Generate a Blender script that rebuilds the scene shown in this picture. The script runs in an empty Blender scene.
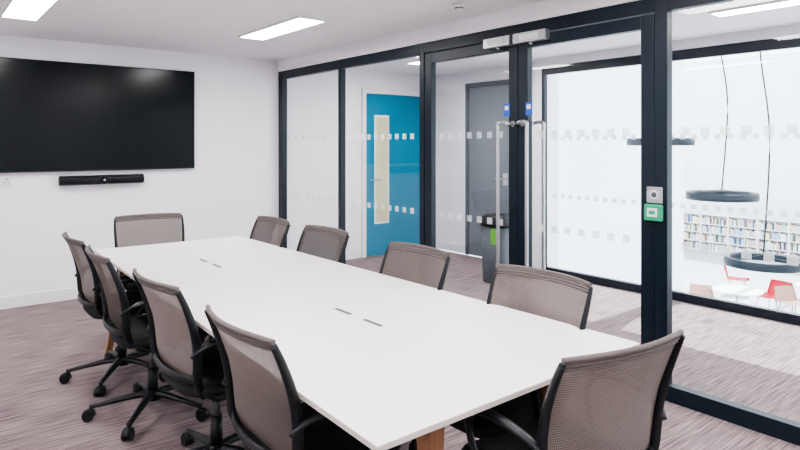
import bpy, bmesh, math, random
from mathutils import Vector, Matrix
random.seed(4)
S=bpy.context.scene
try:
    S.view_settings.view_transform='AgX'
    S.view_settings.look='AgX - Medium High Contrast'
except Exception: pass

# ---------------------------------------------------------------- materials
def new(name):
    m=bpy.data.materials.new(name); m.use_nodes=True
    nt=m.node_tree; return m,nt,nt.nodes,nt.links
def lin(c):
    return tuple(((v/255)/12.92 if v/255<=0.04045 else ((v/255+0.055)/1.055)**2.4) for v in c)+(1,)
def pbr(name,rgb,rough=0.5,metal=0,bump=0,bscale=200,var=0.0,vscale=8,spec=0.5):
    m,nt,N,L=new(name); b=N['Principled BSDF']
    c=lin(rgb)
    b.inputs['Base Color'].default_value=c
    b.inputs['Roughness'].default_value=rough
    b.inputs['Metallic'].default_value=metal
    b.inputs['Specular IOR Level'].default_value=spec
    tc=N.new('ShaderNodeTexCoord')
    if var>0:
        n=N.new('ShaderNodeTexNoise'); n.inputs['Scale'].default_value=vscale
        L.new(tc.outputs['Object'],n.inputs['Vector'])
        r=N.new('ShaderNodeMix'); r.data_type='RGBA'
        r.inputs['A'].default_value=tuple(min(1,v*(1-var)) for v in c[:3])+(1,)
        r.inputs['B'].default_value=tuple(min(1,v*(1+var)) for v in c[:3])+(1,)
        L.new(n.outputs['Fac'],r.inputs['Factor']); L.new(r.outputs['Result'],b.inputs['Base Color'])
    if bump>0:
        n2=N.new('ShaderNodeTexNoise'); n2.inputs['Scale'].default_value=bscale
        L.new(tc.outputs['Object'],n2.inputs['Vector'])
        bp=N.new('ShaderNodeBump'); bp.inputs['Strength'].default_value=bump; bp.inputs['Distance'].default_value=0.002
        L.new(n2.outputs['Fac'],bp.inputs['Height']); L.new(bp.outputs['Normal'],b.inputs['Normal'])
    return m
def emis(name,rgb,s):
    m,nt,N,L=new(name); b=N['Principled BSDF']
    b.inputs['Base Color'].default_value=lin(rgb)
    b.inputs['Emission Color'].default_value=lin(rgb); b.inputs['Emission Strength'].default_value=s
    return m

M_wall=pbr('paint_white',(240,238,242),0.8,bump=0.08,bscale=300,var=0.015,vscale=2)
M_ceil=pbr('paint_ceiling',(245,243,247),0.9,bump=0.05,bscale=200,var=0.01,vscale=2)
M_trim=pbr('trim_white',(232,231,234),0.45)
M_frame=pbr('aluminium_dark',(12,26,36),0.4,var=0.05,spec=0.3)
M_black=pbr('black_plastic',(14,18,22),0.42,bump=0.1,bscale=600,spec=0.35)
M_seat=pbr('seat_fabric_black',(17,19,23),0.9,bump=0.5,bscale=500)
M_table=pbr('laminate_white',(228,223,222),0.38,var=0.01,vscale=3,spec=0.4)
M_edge=pbr('table_edge',(195,186,180),0.5)
M_steel=pbr('brushed_steel',(190,192,195),0.3,metal=0.9)
M_chrome=pbr('castor_grey',(60,62,66),0.3)
M_slot=pbr('slot_dark',(62,58,58),0.5)
M_screen=pbr('tv_screen',(3,12,15),0.2,spec=0.22)
M_tvframe=pbr('tv_bezel',(8,14,17),0.35,spec=0.3)
M_blue=pbr('door_blue',(0,118,150),0.5,var=0.04,spec=0.3)
M_vision=pbr('vision_glass',(205,198,165),0.3)
M_grey=pbr('door_grey',(104,110,116),0.5)
M_dgrey=pbr('bin_grey',(70,76,82),0.5)
M_green=pbr('plastic_green',(40,150,112),0.4)
M_lgreen=pbr('label_green',(110,185,60),0.5)
M_sign=pbr('sign_blue',(20,80,180),0.4)
M_plw=pbr('plastic_white',(225,225,222),0.4)
M_red=pbr('plastic_red',(200,30,60),0.4)
M_beige=pbr('shell_beige',(195,165,150),0.5)
M_atr=pbr('atrium_paint',(242,245,247),0.8)
M_atf=pbr('atrium_floor',(168,174,182),0.4,var=0.05)
M_lamp=emis('light_diffuser',(255,252,252),54)
M_lamp2=emis('corridor_light_diffuser',(255,252,250),80)
def vinyl():
    m,nt,N,L=new('frosted_vinyl'); b=N['Principled BSDF']
    b.inputs['Base Color'].default_value=lin((225,230,232)); b.inputs['Roughness'].default_value=.6
    t=N.new('ShaderNodeBsdfTransparent'); mx=N.new('ShaderNodeMixShader'); mx.inputs['Fac'].default_value=.35
    L.new(b.outputs[0],mx.inputs[1]); L.new(t.outputs[0],mx.inputs[2]); L.new(mx.outputs[0],N['Material Output'].inputs['Surface'])
    return m
M_dot=vinyl()
def wood():
    m,nt,N,L=new('oak_wood'); b=N['Principled BSDF']
    tc=N.new('ShaderNodeTexCoord'); mp=N.new('ShaderNodeMapping'); mp.inputs['Scale'].default_value=(30,30,3)
    n=N.new('ShaderNodeTexNoise'); n.inputs['Scale'].default_value=2; n.inputs['Detail'].default_value=6
    cr=N.new('ShaderNodeValToRGB'); cr.color_ramp.elements[0].color=lin((105,72,50)); cr.color_ramp.elements[1].color=lin((160,118,84))
    L.new(tc.outputs['Object'],mp.inputs['Vector']); L.new(mp.outputs['Vector'],n.inputs['Vector'])
    L.new(n.outputs['Fac'],cr.inputs['Fac']); L.new(cr.outputs['Color'],b.inputs['Base Color'])
    b.inputs['Roughness'].default_value=0.5
    return m
M_wood=wood()
def carpet():
    m,nt,N,L=new('carpet_ribbed'); b=N['Principled BSDF']
    tc=N.new('ShaderNodeTexCoord')
    mp=N.new('ShaderNodeMapping'); mp.inputs['Scale'].default_value=(4,85,1)
    n=N.new('ShaderNodeTexNoise'); n.inputs['Scale'].default_value=1.0; n.inputs['Detail'].default_value=3
    L.new(tc.outputs['Object'],mp.inputs['Vector']); L.new(mp.outputs['Vector'],n.inputs['Vector'])
    n2=N.new('ShaderNodeTexNoise'); n2.inputs['Scale'].default_value=160; n2.inputs['Detail'].default_value=2
    L.new(tc.outputs['Object'],n2.inputs['Vector'])
    ad=N.new('ShaderNodeMath'); ad.operation='MULTIPLY_ADD'; ad.inputs[1].default_value=0.35
    L.new(n2.outputs['Fac'],ad.inputs[0]); L.new(n.outputs['Fac'],ad.inputs[2])
    cr=N.new('ShaderNodeValToRGB')
    cr.color_ramp.elements[0].position=0.45; cr.color_ramp.elements[0].color=lin((84,73,75))
    cr.color_ramp.elements[1].position=0.90; cr.color_ramp.elements[1].color=lin((158,142,142))
    L.new(ad.outputs[0],cr.inputs['Fac']); L.new(cr.outputs['Color'],b.inputs['Base Color'])
    b.inputs['Roughness'].default_value=0.95; b.inputs['Specular IOR Level'].default_value=0.1
    bp=N.new('ShaderNodeBump'); bp.inputs['Strength'].default_value=0.4; bp.inputs['Distance'].default_value=0.004
    L.new(ad.outputs[0],bp.inputs['Height']); L.new(bp.outputs['Normal'],b.inputs['Normal'])
    return m
M_carpet=carpet()
def meshfab():
    m,nt,N,L=new('chair_mesh_taupe'); b=N['Principled BSDF']
    tc=N.new('ShaderNodeTexCoord')
    w=N.new('ShaderNodeTexWave'); w.bands_direction='X'; w.inputs['Scale'].default_value=55; w.inputs['Distortion'].default_value=0.3
    w2=N.new('ShaderNodeTexWave'); w2.bands_direction='Z'; w2.inputs['Scale'].default_value=42; w2.inputs['Distortion'].default_value=0.3
    L.new(tc.outputs['Object'],w.inputs['Vector']); L.new(tc.outputs['Object'],w2.inputs['Vector'])
    mu=N.new('ShaderNodeMath'); mu.operation='MULTIPLY'
    L.new(w.outputs['Fac'],mu.inputs[0]); L.new(w2.outputs['Fac'],mu.inputs[1])
    cr=N.new('ShaderNodeValToRGB'); cr.color_ramp.elements[0].color=lin((140,130,125)); cr.color_ramp.elements[1].color=lin((84,77,75))
    L.new(mu.outputs[0],cr.inputs['Fac']); L.new(cr.outputs['Color'],b.inputs['Base Color'])
    b.inputs['Roughness'].default_value=0.75
    t=N.new('ShaderNodeBsdfTransparent'); mx=N.new('ShaderNodeMixShader')
    ml=N.new('ShaderNodeMath'); ml.operation='MULTIPLY'; ml.inputs[1].default_value=0.4
    L.new(mu.outputs[0],ml.inputs[0]); L.new(ml.outputs[0],mx.inputs['Fac'])
    L.new(b.outputs[0],mx.inputs[1]); L.new(t.outputs[0],mx.inputs[2])
    L.new(mx.outputs[0],N['Material Output'].inputs['Surface'])
    return m
M_mesh=meshfab()
M_meshd=pbr('chair_mesh_edge',(90,83,81),0.7)
def glass():
    m,nt,N,L=new('clear_glass')
    for n in list(N):
        if n.type=='BSDF_PRINCIPLED': N.remove(n)
    t=N.new('ShaderNodeBsdfTransparent'); t.inputs['Color'].default_value=(0.955,0.98,0.99,1)
    g=N.new('ShaderNodeBsdfGlossy'); g.inputs['Roughness'].default_value=0.01
    lw=N.new('ShaderNodeLayerWeight'); lw.inputs['Blend'].default_value=0.5
    pw=N.new('ShaderNodeMath'); pw.operation='POWER'; pw.inputs[1].default_value=4.5
    ma=N.new('ShaderNodeMath'); ma.operation='MULTIPLY_ADD'; ma.inputs[1].default_value=0.6; ma.inputs[2].default_value=0.04
    L.new(lw.outputs['Facing'],pw.inputs[0]); L.new(pw.outputs[0],ma.inputs[0])
    mx=N.new('ShaderNodeMixShader')
    L.new(ma.outputs[0],mx.inputs['Fac']); L.new(t.outputs[0],mx.inputs[1]); L.new(g.outputs[0],mx.inputs[2])
    L.new(mx.outputs[0],N['Material Output'].inputs['Surface'])
    return m
M_glass=glass()

# ---------------------------------------------------------------- builder
class B:
    def __init__(s): s.bm=bmesh.new(); s.mats=[]
    def mi(s,mat):
        if mat not in s.mats: s.mats.append(mat)
        return s.mats.index(mat)
    def _add(s,t,mat,smooth):
        i=s.mi(mat)
        bmesh.ops.recalc_face_normals(t,faces=t.faces)
        for f in t.faces: f.material_index=i; f.smooth=smooth
        me=bpy.data.meshes.new('tmp'); t.to_mesh(me); t.free(); s.bm.from_mesh(me); bpy.data.meshes.remove(me)
    def box(s,x0,x1,y0,y1,z0,z1,mat,bev=0,seg=2,M=None):
        t=bmesh.new()
        mt=Matrix.Translation(((x0+x1)/2,(y0+y1)/2,(z0+z1)/2))@Matrix.Diagonal((abs(x1-x0),abs(y1-y0),abs(z1-z0),1))
        bmesh.ops.create_cube(t,size=1,matrix=mt)
        if bev>0: bmesh.ops.bevel(t,geom=t.edges[:],offset=bev,segments=seg,profile=0.5,affect='EDGES')
        if M is not None: bmesh.ops.transform(t,matrix=M,verts=t.verts)
        s._add(t,mat,False)
    def paneX(s,x,y0,y1,z0,z1,mat):
        t=bmesh.new(); t.faces.new([t.verts.new(p) for p in ((x,y0,z0),(x,y1,z0),(x,y1,z1),(x,y0,z1))]); s._add(t,mat,False)
    def cyl(s,p0,p1,r0,r1,mat,seg=20,smooth=True):
        s.tube([p0,p1],[r0,r1],mat,seg=seg,sm=0,smooth=smooth)
    def tube(s,pts,r,mat,seg=10,flat=None,hint=(0,0,1),sm=6,smooth=True,closed=False):
        P=[Vector(p) for p in pts]
        R=list(r) if isinstance(r,(list,tuple)) else [r]*len(P)
        if sm>0 and len(P)>2:
            Q=[];RR=[];n=len(P)
            rng=range(n if closed else n-1)
            for i in rng:
                if closed: p0,p1,p2,p3=P[i-1],P[i],P[(i+1)%n],P[(i+2)%n]; ra,rb=R[i],R[(i+1)%n]
                else: p0=P[max(i-1,0)];p1=P[i];p2=P[i+1];p3=P[min(i+2,n-1)]; ra,rb=R[i],R[i+1]
                for k in range(sm):
                    u=k/sm
                    Q.append(0.5*((2*p1)+(-p0+p2)*u+(2*p0-5*p1+4*p2-p3)*u*u+(-p0+3*p1-3*p2+p3)*u**3)); RR.append(ra+(rb-ra)*u)
            if not closed: Q.append(P[-1]);RR.append(R[-1])
            P,R=Q,RR
        t=bmesh.new(); rings=[]; n=len(P); h=Vector(hint)
        for i in range(n):
            if closed: d=P[(i+1)%n]-P[i-1]
            else: d=P[min(i+1,n-1)]-P[max(i-1,0)]
            d.normalize()
            b=d.cross(h)
            if b.length<1e-3: b=d.cross(Vector((1,0,0)))
            if b.length<1e-3: b=d.cross(Vector((0,1,0)))
            b.normalize(); u=b.cross(d).normalized()
            fa,fb=flat if flat else (1,1)
            rings.append([t.verts.new(P[i]+b*(math.cos(a)*R[i]*fa)+u*(math.sin(a)*R[i]*fb)) for a in [2*math.pi*k/seg for k in range(seg)]])
        m=n if closed else n-1
        for i in range(m):
            A=rings[i];C=rings[(i+1)%n]
            for k in range(seg): t.faces.new((A[k],A[(k+1)%seg],C[(k+1)%seg],C[k]))
        if not closed:
            t.faces.new(rings[0][::-1]); t.faces.new(rings[-1])
        i=s.mi(mat)
        bmesh.ops.recalc_face_normals(t,faces=t.faces)
        for f in t.faces: f.material_index=i; f.smooth=smooth and len(f.verts)<=4
        me=bpy.data.meshes.new('tmp'); t.to_mesh(me); t.free(); s.bm.from_mesh(me); bpy.data.meshes.remove(me)
    def loft(s,rings,mat,smooth=True,cap=True):
        t=bmesh.new(); R=[[t.verts.new(p) for p in r] for r in rings]; n=len(R[0])
        for i in range(len(R)-1):
            for k in range(n): t.faces.new((R[i][k],R[i][(k+1)%n],R[i+1][(k+1)%n],R[i+1][k]))
        if cap: t.faces.new(R[0][::-1]); t.faces.new(R[-1])
        s._add(t,mat,smooth)
    def grid(s,f,nu,nv,mat,thick=0.0):
        t=bmesh.new(); V=[[t.verts.new(f(i/nu,j/nv)) for j in range(nv+1)] for i in range(nu+1)]
        for i in range(nu):
            for j in range(nv): t.faces.new((V[i][j],V[i+1][j],V[i+1][j+1],V[i][j+1]))
        if thick: bmesh.ops.solidify(t,geom=t.faces[:],thickness=thick)
        s._add(t,mat,True)
    def mesh(s,name):
        me=bpy.data.meshes.new(name); s.bm.to_mesh(me); s.bm.free()
        for m in s.mats: me.materials.append(m)
        return me
    def obj(s,name,loc=(0,0,0),rz=0):
        return place(s.mesh(name+'_mesh'),name,loc,rz)
def place(me,name,loc=(0,0,0),rz=0):
    o=bpy.data.objects.new(name,me); o.location=loc; o.rotation_euler=(0,0,math.radians(rz))
    S.collection.objects.link(o); return o
def boxobj(name,x0,x1,y0,y1,z0,z1,mat,bev=0):
    c=((x0+x1)/2,(y0+y1)/2,(z0+z1)/2); b=B()
    b.box(x0-c[0],x1-c[0],y0-c[1],y1-c[1],z0-c[2],z1-c[2],mat,bev); return b.obj(name,c)

# ---------------------------------------------------------------- constants
GX=3.33      # room face of glazed partition
FY=6.37      # screen wall
CZ=2.42
X2=5.55      # atrium glazing
RY=-1.7; LX=-1.6

# ---------------------------------------------------------------- shell
b=B(); b.box(LX-.1,X2+.16,-3.1,FY+.1,-0.25,0,M_carpet); b.obj('floor')
b=B(); b.box(LX-.1,X2+.2,-3.1,FY+.1,CZ,CZ+.25,M_ceil); b.obj('ceiling')
boxobj('wall_back',LX-.1,5.95,FY,FY+.12,0,CZ,M_wall)
boxobj('wall_left',LX-.1,LX,RY,FY,0,CZ,M_wall)
boxobj('wall_front',LX-.1,GX,RY-.1,RY,0,CZ,M_wall)
boxobj('wall_right',GX,GX+.1,-3.0,-0.5,0,CZ,M_wall)
boxobj('wall_corridor_end',GX,X2+.1,-3.1,-3.0,0,CZ,M_wall)
boxobj('trim_1',GX-.005,GX+.085,-0.5,FY,2.302,CZ,M_wall)
boxobj('baseboard_back',LX,GX-.002,FY-.016,FY,0,.11,M_trim,.004)
boxobj('baseboard_left',LX,LX+.016,RY,FY-.02,0,.11,M_trim,.004)
boxobj('baseboard_corridor',GX+.09,4.49,FY-.016,FY,0,.11,M_trim,.004)

# wall between corridor and service area, holds grey door
WX=5.75
boxobj('wall_corridor',WX,WX+.12,4.32,FY,0,CZ,M_wall)
boxobj('wall_corridor_return',X2+.0,WX,4.32,4.42,0,CZ,M_wall)
boxobj('baseboard_service',WX-.014,WX,5.72,FY-.03,0,.11,M_trim,.004)

# ---------------------------------------------------------------- glazing
FD=.06
def dots(b,x,y0,y1):
    n=int((y1-y0-.06)/.105); off=(y1-y0-n*.105+.055)/2
    for z in (1.525,.885):
        for k in range(n):
            yy=y0+off+k*.105
            b.paneX(x,yy,yy+.05,z-.024,z+.024,M_dot)
def window(name,y0,y1,x=GX,z1=2.30,fr=.05,lo=.09,dot=True,l=.05,r=.05):
    b=B(); ym=(y0+y1)/2
    b.box(0,FD,y0-ym,y0-ym+r,0,z1,M_frame,.003); b.box(0,FD,y1-l-ym,y1-ym,0,z1,M_frame,.003)
    b.box(0,FD,y0+r-ym,y1-l-ym,z1-.09,z1,M_frame,.003); b.box(0,FD,y0+r-ym,y1-l-ym,0,lo,M_frame,.003)
    b.paneX(.03,y0+r-ym-.005,y1-l-ym+.005,lo-.005,z1-.085,M_glass)
    if dot: dots(b,.026,y0+r-ym,y1-l-ym)
    return b.obj(name,(x,ym,0))
window('window_1',5.08,FY-.005,l=.10,r=.025)
window('window_2',3.80,5.08,l=.025,r=.06)
window('window_3',0.35,1.79,l=.075,r=.025)
window('window_4',-0.5,0.35,l=.025)
# header over doors
boxobj('door_frame',GX,GX+FD,1.79,3.80,2.215,2.30,M_frame,.003)
def door(name,y0,y1,hy,side):
    b=B(); st=.082; ym=(y0+y1)/2; a=y0-ym; c=y1-ym; z0=.012; z1=2.208
    b.box(0.004,.056,a,a+st,z0,z1,M_frame,.003); b.box(0.004,.056,c-st,c,z0,z1,M_frame,.003)
    b.box(0.004,.056,a+st,c-st,z1-.08,z1,M_frame,.003); b.box(0.004,.056,a+st,c-st,z0,z0+.12,M_frame,.003)
    b.paneX(.03,a+st-.005,c-st+.005,z0+.115,z1-.075,M_glass)
    dots(b,.026,a+st,c-st)
    h0=hy-ym; h1=h0+side*.085
    for sx,x0 in ((-1,0.004),(1,.056)):
        e=x0+sx*.065
        b.tube([(x0,h0,1.60),(e-sx*.012,h0,1.60),(e,h0+side*.03,1.61),(e,h1,1.60),(e,h1,1.52),(e,h1,1.0),(e,h1,.66),(e,h1,.57),(e,h0+side*.03,.56),(e-sx*.012,h0,.57),(x0,h0,.57)],.0125,M_steel,seg=12,sm=5,hint=(0,1,.01))
        b.cyl((x0,h0,1.60),(x0+sx*.006,h0,1.60),.02,.02,M_steel); b.cyl((x0,h0,.57),(x0+sx*.006,h0,.57),.02,.02,M_steel)
    sy=h0+side*.055
    b.box(-.001,.003,sy-.028,sy+.028,1.655,1.745,M_sign,.001)
    b.box(-.0025,-.0012,sy-.016,sy+.016,1.70,1.73,M_plw)
    return b.obj(name,(GX,ym,0))
door('door_1',2.803,3.795,2.845,1)
door('door_2',1.795,2.797,2.755,-1)
for (ya,yb,dz) in ((2.83,3.08,-.0),(2.52,2.80,.0)):
    b=B(); b.box(-.055,0,ya-yb+.0,0,-.035,.035,M_steel,.004)
    b.box(-.062,-.054,(ya-yb)*.8,(ya-yb)*.2,-.02,.02,M_plw,.002)
    b.cyl((-.03,(ya-yb)/2,-.035),(-.03,(ya-yb)/2,-.05),.012,.012,M_steel)
    b.obj('door_magnetic_lock',(GX,yb,2.19+dz))
b=B()
b.box(-.012,0,-.047,.047,.005,.10,M_steel,.004); b.cyl((-.012,0,.055),(-.02,0,.055),.017,.015,M_dgrey)
b.cyl((-.012,0.0,.055),(-.015,0,.055),.026,.026,M_plw)
b.box(-.035,0,-.052,.052,-.095,.0,M_green,.008); b.box(-.038,-.034,-.03,.03,-.07,-.02,M_plw,.003); b.box(-.0395,-.0375,-.018,.018,-.056,-.034,M_green)
b.obj('exit_button',(GX-.001,1.785,1.11))

def bigwin(name,y0,y1):
    window(name,y0,y1,x=X2,z1=2.33,lo=.08,dot=True,l=.035,r=.035)
bigwin('window_5',2.95,4.32); bigwin('window_6',1.45,2.95); bigwin('window_7',-.05,1.45); bigwin('window_8',-1.55,-.05); bigwin('window_9',-3.0,-1.55)
boxobj('trim_2',X2-.005,X2+.1,-3,4.32,2.332,CZ,M_wall)

# blue door on corridor end wall
b=B(); W=1.06
b.box(-W/2-.06,-W/2,-.03,0,0,2.18,M_trim,.004); b.box(W/2,W/2+.06,-.03,0,0,2.18,M_trim,.004); b.box(-W/2,W/2,-.03,0,2.12,2.18,M_trim,.004)
b.box(-W/2+.004,W/2-.004,-.022,0,.01,2.115,M_blue,.002)
b.box(-W/2+.13,-W/2+.37,-.030,-.02,.42,1.84,M_trim,.003); b.box(-W/2+.155,-W/2+.345,-.033,-.028,.445,1.815,M_vision)
b.tube([(-W/2+.07,-.022,1.0),(-W/2+.07,-.07,1.0),(-W/2+.12,-.075,1.0),(-W/2+.20,-.075,1.0)],.009,M_steel,seg=8)
b.obj('door_3',(4.57+W/2,FY-.001,0))
b=B()
b.box(-.03,0,-.43,-.37,0,2.26,M_dgrey,.003); b.box(-.03,0,.37,.43,0,2.26,M_dgrey,.003); b.box(-.03,0,-.37,.37,2.2,2.26,M_dgrey,.003)
b.box(-.02,0,-.366,.366,.01,2.195,M_grey,.002)
b.box(-.024,-.018,-.30,-.22,.95,1.1,M_steel,.002); b.tube([(-.02,-.26,1.03),(-.07,-.26,1.03),(-.072,-.2,1.03),(-.072,-.14,1.03)],.009,M_steel,seg=8)
b.obj('door_4',(WX-.001,5.27,0))
b=B()
def sq(hx,hy,z,n=28,e=5):
    r=[]
    for k in range(n):
        a=2*math.pi*k/n; c,s_=math.cos(a),math.sin(a)
        r.append((math.copysign(abs(c)**(2/e),c)*hx,math.copysign(abs(s_)**(2/e),s_)*hy,z))
    return r
b.loft([sq(.13,.15,0),sq(.135,.155,.02),sq(.15,.17,.60)],M_dgrey)
b.loft([sq(.16,.18,.60),sq(.16,.18,.64),sq(.15,.17,.69),sq(.11,.13,.72)],M_black)
b.box(-.155,-.14,-.12,-.01,.42,.58,M_lgreen,.002)
b.box(-.14,-.09,-.09,.09,.655,.685,M_slot,.002)
b.obj('recycling_bin',(4.85,4.32,0))

# ---------------------------------------------------------------- ceiling fixtures
def panel(x,y,L=1.05,Wd=.22,name='ceiling_light',lm=None):
    b=B(); h=L/2; w=Wd/2; f=.014
    b.box(-w-f,-w,-h-f,h+f,-.02,0,M_trim,.002); b.box(w,w+f,-h-f,h+f,-.02,0,M_trim,.002)
    b.box(-w,w,-h-f,-h,-.02,0,M_trim,.002); b.box(-w,w,h,h+f,-.02,0,M_trim,.002)
    b.box(-w,w,-h,h,-.012,-.002,lm or M_lamp)
    b.obj(name,(x,y,CZ))
for p in ((2.38,4.53),(.64,4.83),(2.38,1.6),(.66,1.6),(2.38,-.6),(.66,-.6),(-.9,3.2),(-.9,0.4)): panel(*p)  # first two in view; the rest added out of view as interior fill light
for p in ((4.6,1.45),(4.6,4.9),(4.6,-1.4)): panel(p[0],p[1],1.1,.16,lm=M_lamp2)
def smoke(x,y):
    b=B(); b.loft([sq(.05,.05,0,24,2),sq(.05,.05,-.014,24,2),sq(.042,.042,-.022,24,2)],M_plw)
    b.loft([sq(.03,.03,-.022,24,2),sq(.03,.03,-.03,24,2)],M_slot)
    b.loft([sq(.034,.034,-.03,24,2),sq(.034,.034,-.04,24,2),sq(.022,.022,-.05,24,2)],M_plw); b.obj('smoke_detector',(x,y,CZ))
smoke(2.95,3.0); smoke(4.0,1.9)

# ---------------------------------------------------------------- television etc
b=B()
b.box(-.915,.915,-.055,-.01,-.508,.508,M_tvframe,.004); b.box(-.903,.903,-.0575,-.054,-.492,.498,M_screen)
b.box(-.3,.3,-.012,-.001,-.25,.25,M_black); b.box(-.02,.02,-.058,-.053,-.506,-.5,M_tvframe)
b.obj('television',(2.33-.915,FY,1.713))
b=B()
b.loft([[(sx,-.05+.045*math.cos(a),.045*math.sin(a)) for a in [2*math.pi*k/20 for k in range(20)]] for sx in (-.37,-.36,-.2,0,.2,.36,.37)],M_black)
b.cyl((0,-.085,0),(0,-.115,0),.042,.038,M_black,24); b.cyl((0,-.115,0),(0,-.12,0),.026,.024,M_screen,24)
b.tube([(0,-.122,0),(0,-.1225,0)],[.01,.01],M_steel,sm=0)
b.box(-.36,-.06,-.098,-.09,-.018,.018,M_tvframe,.002); b.box(.06,.36,-.098,-.09,-.018,.018,M_tvframe,.002)
b.box(-.06,.06,-.03,-.001,-.04,.04,M_black)
b.obj('video_conference_bar',(1.44,FY,1.118))
b=B(); b.box(-.075,.075,-.012,0,-.045,.045,M_plw,.004)
for sx in (-.035,.035):
    b.box(sx-.006,sx+.006,-.0135,-.011,.01,.022,M_slot); b.box(sx-.016,sx-.008,-.0135,-.011,-.02,-.008,M_slot); b.box(sx+.008,sx+.016,-.0135,-.011,-.02,-.008,M_slot)
b.obj('wall_socket',(.63,FY,1.13))

# ---------------------------------------------------------------- table
b=B(); TZ=.73
c4=[(.868,1.16),(2.065,1.165),(2.03,4.52),(.985,4.56)]
cx,cy=1.47,2.85
def prism(b,pts,z0,z1,mat,bev=0):
    t=bmesh.new(); lo=[t.verts.new((p[0],p[1],z0)) for p in pts]; hi=[t.verts.new((p[0],p[1],z1)) for p in pts]; n=len(pts)
    t.faces.new(lo[::-1]); t.faces.new(hi)
    for i in range(n): t.faces.new((lo[i],lo[(i+1)%n],hi[(i+1)%n],hi[i]))
    if bev: bmesh.ops.bevel(t,geom=t.edges[:],offset=bev,segments=2,profile=.5,affect='EDGES')
    b._add(t,mat,False)
P=[(x-cx,y-cy) for x,y in c4]
prism(b,P,TZ-.004,TZ,M_table,.0012)
prism(b,[(x*.9995,y*.9998) for x,y in P],TZ-.018,TZ-.004,M_edge,.001)
for (sx,sy) in ((1.455,2.19),(1.455,1.975),(1.42,3.70),(1.42,3.49)):
    b.box(sx-cx-.028,sx-cx+.028,sy-cy-.075,sy-cy+.075,TZ-.001,TZ+.0012,M_table,.0004)
    b.box(sx-cx-.010,sx-cx+.010,sy-cy-.06,sy-cy+.06,TZ,TZ+.002,M_slot)
for x in (-.09,.09): b.box(x-.025,x+.025,-1.5,1.5,TZ-.066,TZ-.018,M_black,.003)
for yy in (1.36,2.97,4.36):
    y=yy-cy; b.box(-.40,.40,y-.025,y+.025,TZ-.066,TZ-.018,M_black,.003)
    if yy==2.97: continue
    for sgn,xt,xb in ((-1,-.25,-.33),(1,.31,.40)):
        if yy>4 and sgn<0: xt,xb=-.33,-.44
        yb=y+(-.07 if yy<2 else .05)
        b.loft([[(px+dx*s_,py+dy*s_,pz) for dx,dy in ((-1,-1),(1,-1),(1,1),(-1,1))] for (px,py,pz,s_) in ((xb,yb,0,.018),(xb*.3+xt*.7,yb*.3+y*.7,TZ*.65,.026),(xt,y,TZ-.04,.032))],M_wood,smooth=False)
b.obj('conference_table',(cx,cy,0))

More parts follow.
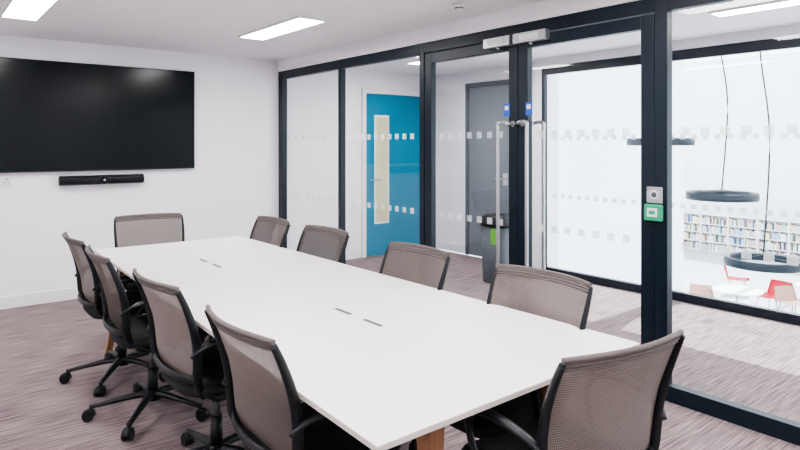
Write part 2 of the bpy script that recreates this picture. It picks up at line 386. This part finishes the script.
# ---------------------------------------------------------------- chair
def chair_mesh():
    b=B()
    prof=[(-.135,.445),(-.185,.50),(-.205,.56),(-.222,.64),(-.248,.73),(-.280,.82),(-.315,.90)]
    wid =[.175,.215,.230,.237,.243,.246,.242]
    def cr(L,u):
        n=len(L)-1; f=min(u*n,n-1e-6); i=int(f); w=f-i
        def g(j): return L[max(0,min(n,j))]
        a,b_,c,d=g(i-1),g(i),g(i+1),g(i+2)
        return .5*(2*b_+(c-a)*w+(2*a-5*b_+4*c-d)*w*w+(-a+3*b_-3*c+d)*w**3)
    ys=[p[0] for p in prof]; zs=[p[1] for p in prof]
    def S_(u,v,off=0):
        x=u*cr(wid,v); y=cr(ys,v)+.045*u*u*min(1,v*1.6)+off; z=cr(zs,v)-.005*abs(u)**4
        return (x,y,z)
    b.grid(lambda i,j:S_(i*2-1,j),20,26,M_mesh,thick=.004)
    for sg in (-1,1):
        pts=[S_(sg,v) for v in (0,.12,.25,.4,.55,.7,.85,.97)]
        pts=[(p[0]+sg*.002,p[1]-.006,p[2]) for p in pts]
        b.tube(pts,[.014,.015,.016,.016,.015,.013,.011,.009],M_black,seg=10,sm=4,flat=(1.25,.75),hint=(1,0,0))
        b.tube([(sg*.185,-.15,.455),(sg*.19,-.10,.415),(sg*.16,-.03,.40),(sg*.08,.0,.395),(0,.0,.395)],[.017,.019,.018,.018,.018],M_black,seg=10,flat=(1.1,.8),hint=(0,1,0))
        b.tube([(sg*.238,-.215,.615),(sg*.260,-.17,.650),(sg*.273,-.10,.668),(sg*.276,0,.668),(sg*.270,.075,.645),(sg*.260,.105,.58),(sg*.25,.08,.50),(sg*.225,.03,.435),(sg*.15,.0,.40)],
               [.011,.014,.018,.019,.017,.014,.013,.014,.015],M_black,seg=10,sm=5,flat=(1.0,.72),hint=(0,0,1))
    for k,(v,r) in enumerate(((1.0,.0085),(.972,.006),(.948,.006),(.924,.005))):
        pts=[S_(-1+2*i/10,v) for i in range(11)]
        b.tube(pts,r,M_meshd,seg=8,sm=2)
    for k in range(3):
        pts=[S_(-1+2*i/8,.03+.03*k) for i in range(9)]
        b.tube(pts,.006,M_black,seg=6,sm=2)
    b.tube([S_(-1,.22,-.006),S_(-.6,.2,-.03),S_(0,.19,-.04),S_(.6,.2,-.03),S_(1,.22,-.006)],.012,M_black,seg=8,flat=(.8,1.3))
    def ring(hx,hy,z,cy=.03):
        r=[]
        for k in range(40):
            a=2*math.pi*k/40; c,s_=math.cos(a),math.sin(a); e=4.2
            x=math.copysign(abs(c)**(2/e),c)*hx; y=math.copysign(abs(s_)**(2/e),s_)*hy
            dz=-.025*max(0,(y/hy))**3 +.012*(x/hx)**2
            r.append((x*(1-.06*max(0,-y/hy)),y+cy,z+dz))
        return r
    b.loft([ring(.17,.17,.405),ring(.215,.215,.412),ring(.232,.23,.43),ring(.235,.232,.45),ring(.225,.222,.466),ring(.19,.19,.474),ring(.1,.1,.468),ring(.02,.02,.464)],M_seat)
    b.box(-.07,.07,-.10,.11,.36,.408,M_black,.012)
    b.tube([(.06,.02,.385),(.14,.03,.385),(.21,.035,.38)],[.006,.006,.008],M_black,seg=8)
    b.cyl((0,0,.20),(0,0,.37),.018,.018,M_chrome); b.cyl((0,0,.10),(0,0,.25),.027,.026,M_black)
    b.cyl((0,0,.075),(0,0,.125),.045,.036,M_black)
    for k in range(5):
        a=math.radians(90+72*k+18); c,s_=math.cos(a),math.sin(a)
        def q(r,z,o=0): return (c*r-s_*o,s_*r+c*o,z)
        b.tube([q(.02,.105),q(.10,.103),q(.20,.088),q(.30,.072)],[.026,.023,.018,.014],M_black,seg=8,sm=3,flat=(1,.75))
        b.cyl(q(.30,.055),q(.30,.082),.011,.011,M_black,10)
        for o in (-.014,.014):
            b.cyl(q(.315,.027,o-.009),q(.315,.027,o+.009),.027,.027,M_black,18,smooth=True)
        b.tube([q(.282,.030),q(.290,.052),q(.312,.060),q(.335,.05),q(.343,.03)],.011,M_black,seg=6,sm=3,flat=(1.7,.4))
    return b.mesh('office_chair_mesh')
CM=chair_mesh()
LXc=1.075; RXc=1.835
for (x,y,r) in ((LXc-.01,1.79,-90),(LXc-.015,2.61,-87),(LXc-.05,3.40,-92),(LXc-.04,4.06,-90),
                (RXc,1.64,90),(RXc+.01,2.47,89),(RXc+.015,3.385,92),(RXc-.01,4.09,90),
                (1.42,4.66,172),(1.582,1.178,-8.5)):
    place(CM,'office_chair',(x,y,0),r)

# ---------------------------------------------------------------- atrium beyond
AZ=-2.9
b=B(); b.box(5.72,29,-12,18,AZ-.2,AZ,M_atf); b.obj('floor_atrium')
boxobj('wall_atrium_left',5.72,15.4,7.5,7.7,AZ,5.2,M_atr)
boxobj('wall_atrium_recess',15.2,15.4,7.7,17.8,AZ,5.2,M_atr)
boxobj('wall_atrium_far',27.6,27.8,-12,18,AZ,5.2,M_atr)
boxobj('wall_atrium_side',15.4,27.6,17.8,18,AZ,5.2,M_atr)
boxobj('wall_atrium_near',5.60,5.715,-12,7.7,AZ,-.26,M_atr)
for k in range(9):
    boxobj('roof_beam',5.9,27.5,-8+k*1.9,-7.86+k*1.9,4.8,5.1,M_atr)
cols_hazed=[pbr('book_%d'%i,c,.6) for i,c in enumerate([(205,165,160),(160,180,205),(225,215,190),(175,195,190),(195,185,200),(235,232,228),(215,195,170),(165,172,182)])]  # book colours lightened to paint in the overexposed haze of the atrium
b=B(); Wb=7.6; HB=1.5
for z in (0,.36,.72,1.08,HB-.03): b.box(0,.32,-Wb/2,Wb/2,z,z+.03,M_plw)
for k in range(8):
    y=-Wb/2+k*Wb/7; b.box(-.005,.32,y-.03,y+.03,0,HB,M_plw)
b.box(.30,.32,-Wb/2,Wb/2,0,HB,M_plw)
for z in (.03,.39,.75,1.11):
    y=-Wb/2+.03
    while y<Wb/2-.1:
        w=random.uniform(.04,.10); h=random.uniform(.2,.3)
        if random.random()>.18: b.box(.04,.28,y,y+w-.003,z,z+h,random.choice(cols_hazed))
        y+=w
b.obj('bookcase',(25.5,9.0,AZ))
def cafe_chair(mat,k=1.0):
    b=B()
    def sh(i,j):
        u=i*2-1
        if j<.5: w=j/.5; y=.22-.42*w; z=.45-.02*math.sin(w*3)+.03*u*u
        else: w=(j-.5)/.5; y=-.20-.09*w; z=.45+.36*w; 
        y+= .06*u*u*(max(0,j-.4)); return (u*(.23-.04*abs(j-.5)*2)*k,y*k,z)
    b.grid(sh,10,16,mat,thick=.012)
    for x in (-1,1):
        for y in (-1,1): b.cyl((x*.15*k,(y*.13-.02)*k,.44),(x*.22*k,y*.22*k-.02,0),.018,.015,M_beige if mat is not M_red else M_plw,8)
    return b
def at(px,t): 
    r=(px-400)/606; return ((.6288+.7776*r)*t,(.7776-.6288*r)*t)
for mat,px,t,r,k in ((M_red,772,15.6,75,1.5),(M_beige,702,15.7,-70,1.3),(M_red,738,17.6,200,1.3),(M_beige,795,14.9,150,1.4)):
    x,y=at(px,t); cafe_chair(mat,k).obj('cafe_chair',(x,y,AZ),r)
def cafe_table():
    b=B(); b.loft([sq(.55,.55,.72,40,2),sq(.58,.58,.73,40,2),sq(.58,.58,.745,40,2),sq(.55,.55,.75,40,2)],M_plw)
    b.cyl((0,0,.02),(0,0,.72),.03,.03,M_steel); b.cyl((0,0,0),(0,0,.02),.25,.24,M_steel,32); return b
for px,t in ((737,15.1),(822,15.4)):
    x,y=at(px,t); cafe_table().obj('cafe_table',(x,y,AZ))
def ring(x,y,z,R=.60):
    b=B(); n=48
    pr=[(R-.09,-.06),(R,-.07),(R+.01,0),(R,.07),(R-.09,.06)]
    t=bmesh.new(); RR=[[t.verts.new((math.cos(2*math.pi*k/n)*r,math.sin(2*math.pi*k/n)*r,zz)) for r,zz in pr] for k in range(n)]
    for k in range(n):
        for j in range(5): t.faces.new((RR[k][j],RR[k][(j+1)%5],RR[(k+1)%n][(j+1)%5],RR[(k+1)%n][j]))
    b._add(t,M_frame,True)
    H=4.85-z
    for k in range(3):
        a=2*math.pi*k/3+.4; b.tube([(math.cos(a)*R*.95,math.sin(a)*R*.95,.04),(0,0,.12)],[.008,.008],M_frame,seg=6,sm=0)
    b.tube([(0,0,.12),(.05,-.08,H*.4),(.0,.06,H*.7),(0,0,H)],.014,M_frame,seg=6,sm=6)
    b.obj('ring_pendant_light',(x,y,z))
ring(11.4,4.17,-.56); ring(11.67,4.97,.51); ring(11.26,5.94,1.51)

# ---------------------------------------------------------------- light
w=bpy.data.worlds.new('sky'); S.world=w; w.use_nodes=True
bg=w.node_tree.nodes['Background']; bg.inputs['Color'].default_value=(.90,.955,1,1); bg.inputs['Strength'].default_value=5.5
sl=bpy.data.lights.new('sun','SUN'); sl.energy=15; sl.angle=.01; sl.color=(1,.97,.93)
so=bpy.data.objects.new('sun',sl); S.collection.objects.link(so)
d=Vector((-.50,-.12,-.86)); so.rotation_euler=d.to_track_quat('-Z','Y').to_euler(); so.location=(10,2,9)

cam=bpy.data.cameras.new('camera'); co=bpy.data.objects.new('camera',cam); S.collection.objects.link(co)
cam.sensor_width=36; cam.lens=606/800*36; cam.shift_y=-80/800; cam.clip_start=.05
co.location=(0,0,1.45); co.rotation_euler=(math.radians(90),0,math.radians(-38.96)); S.camera=co
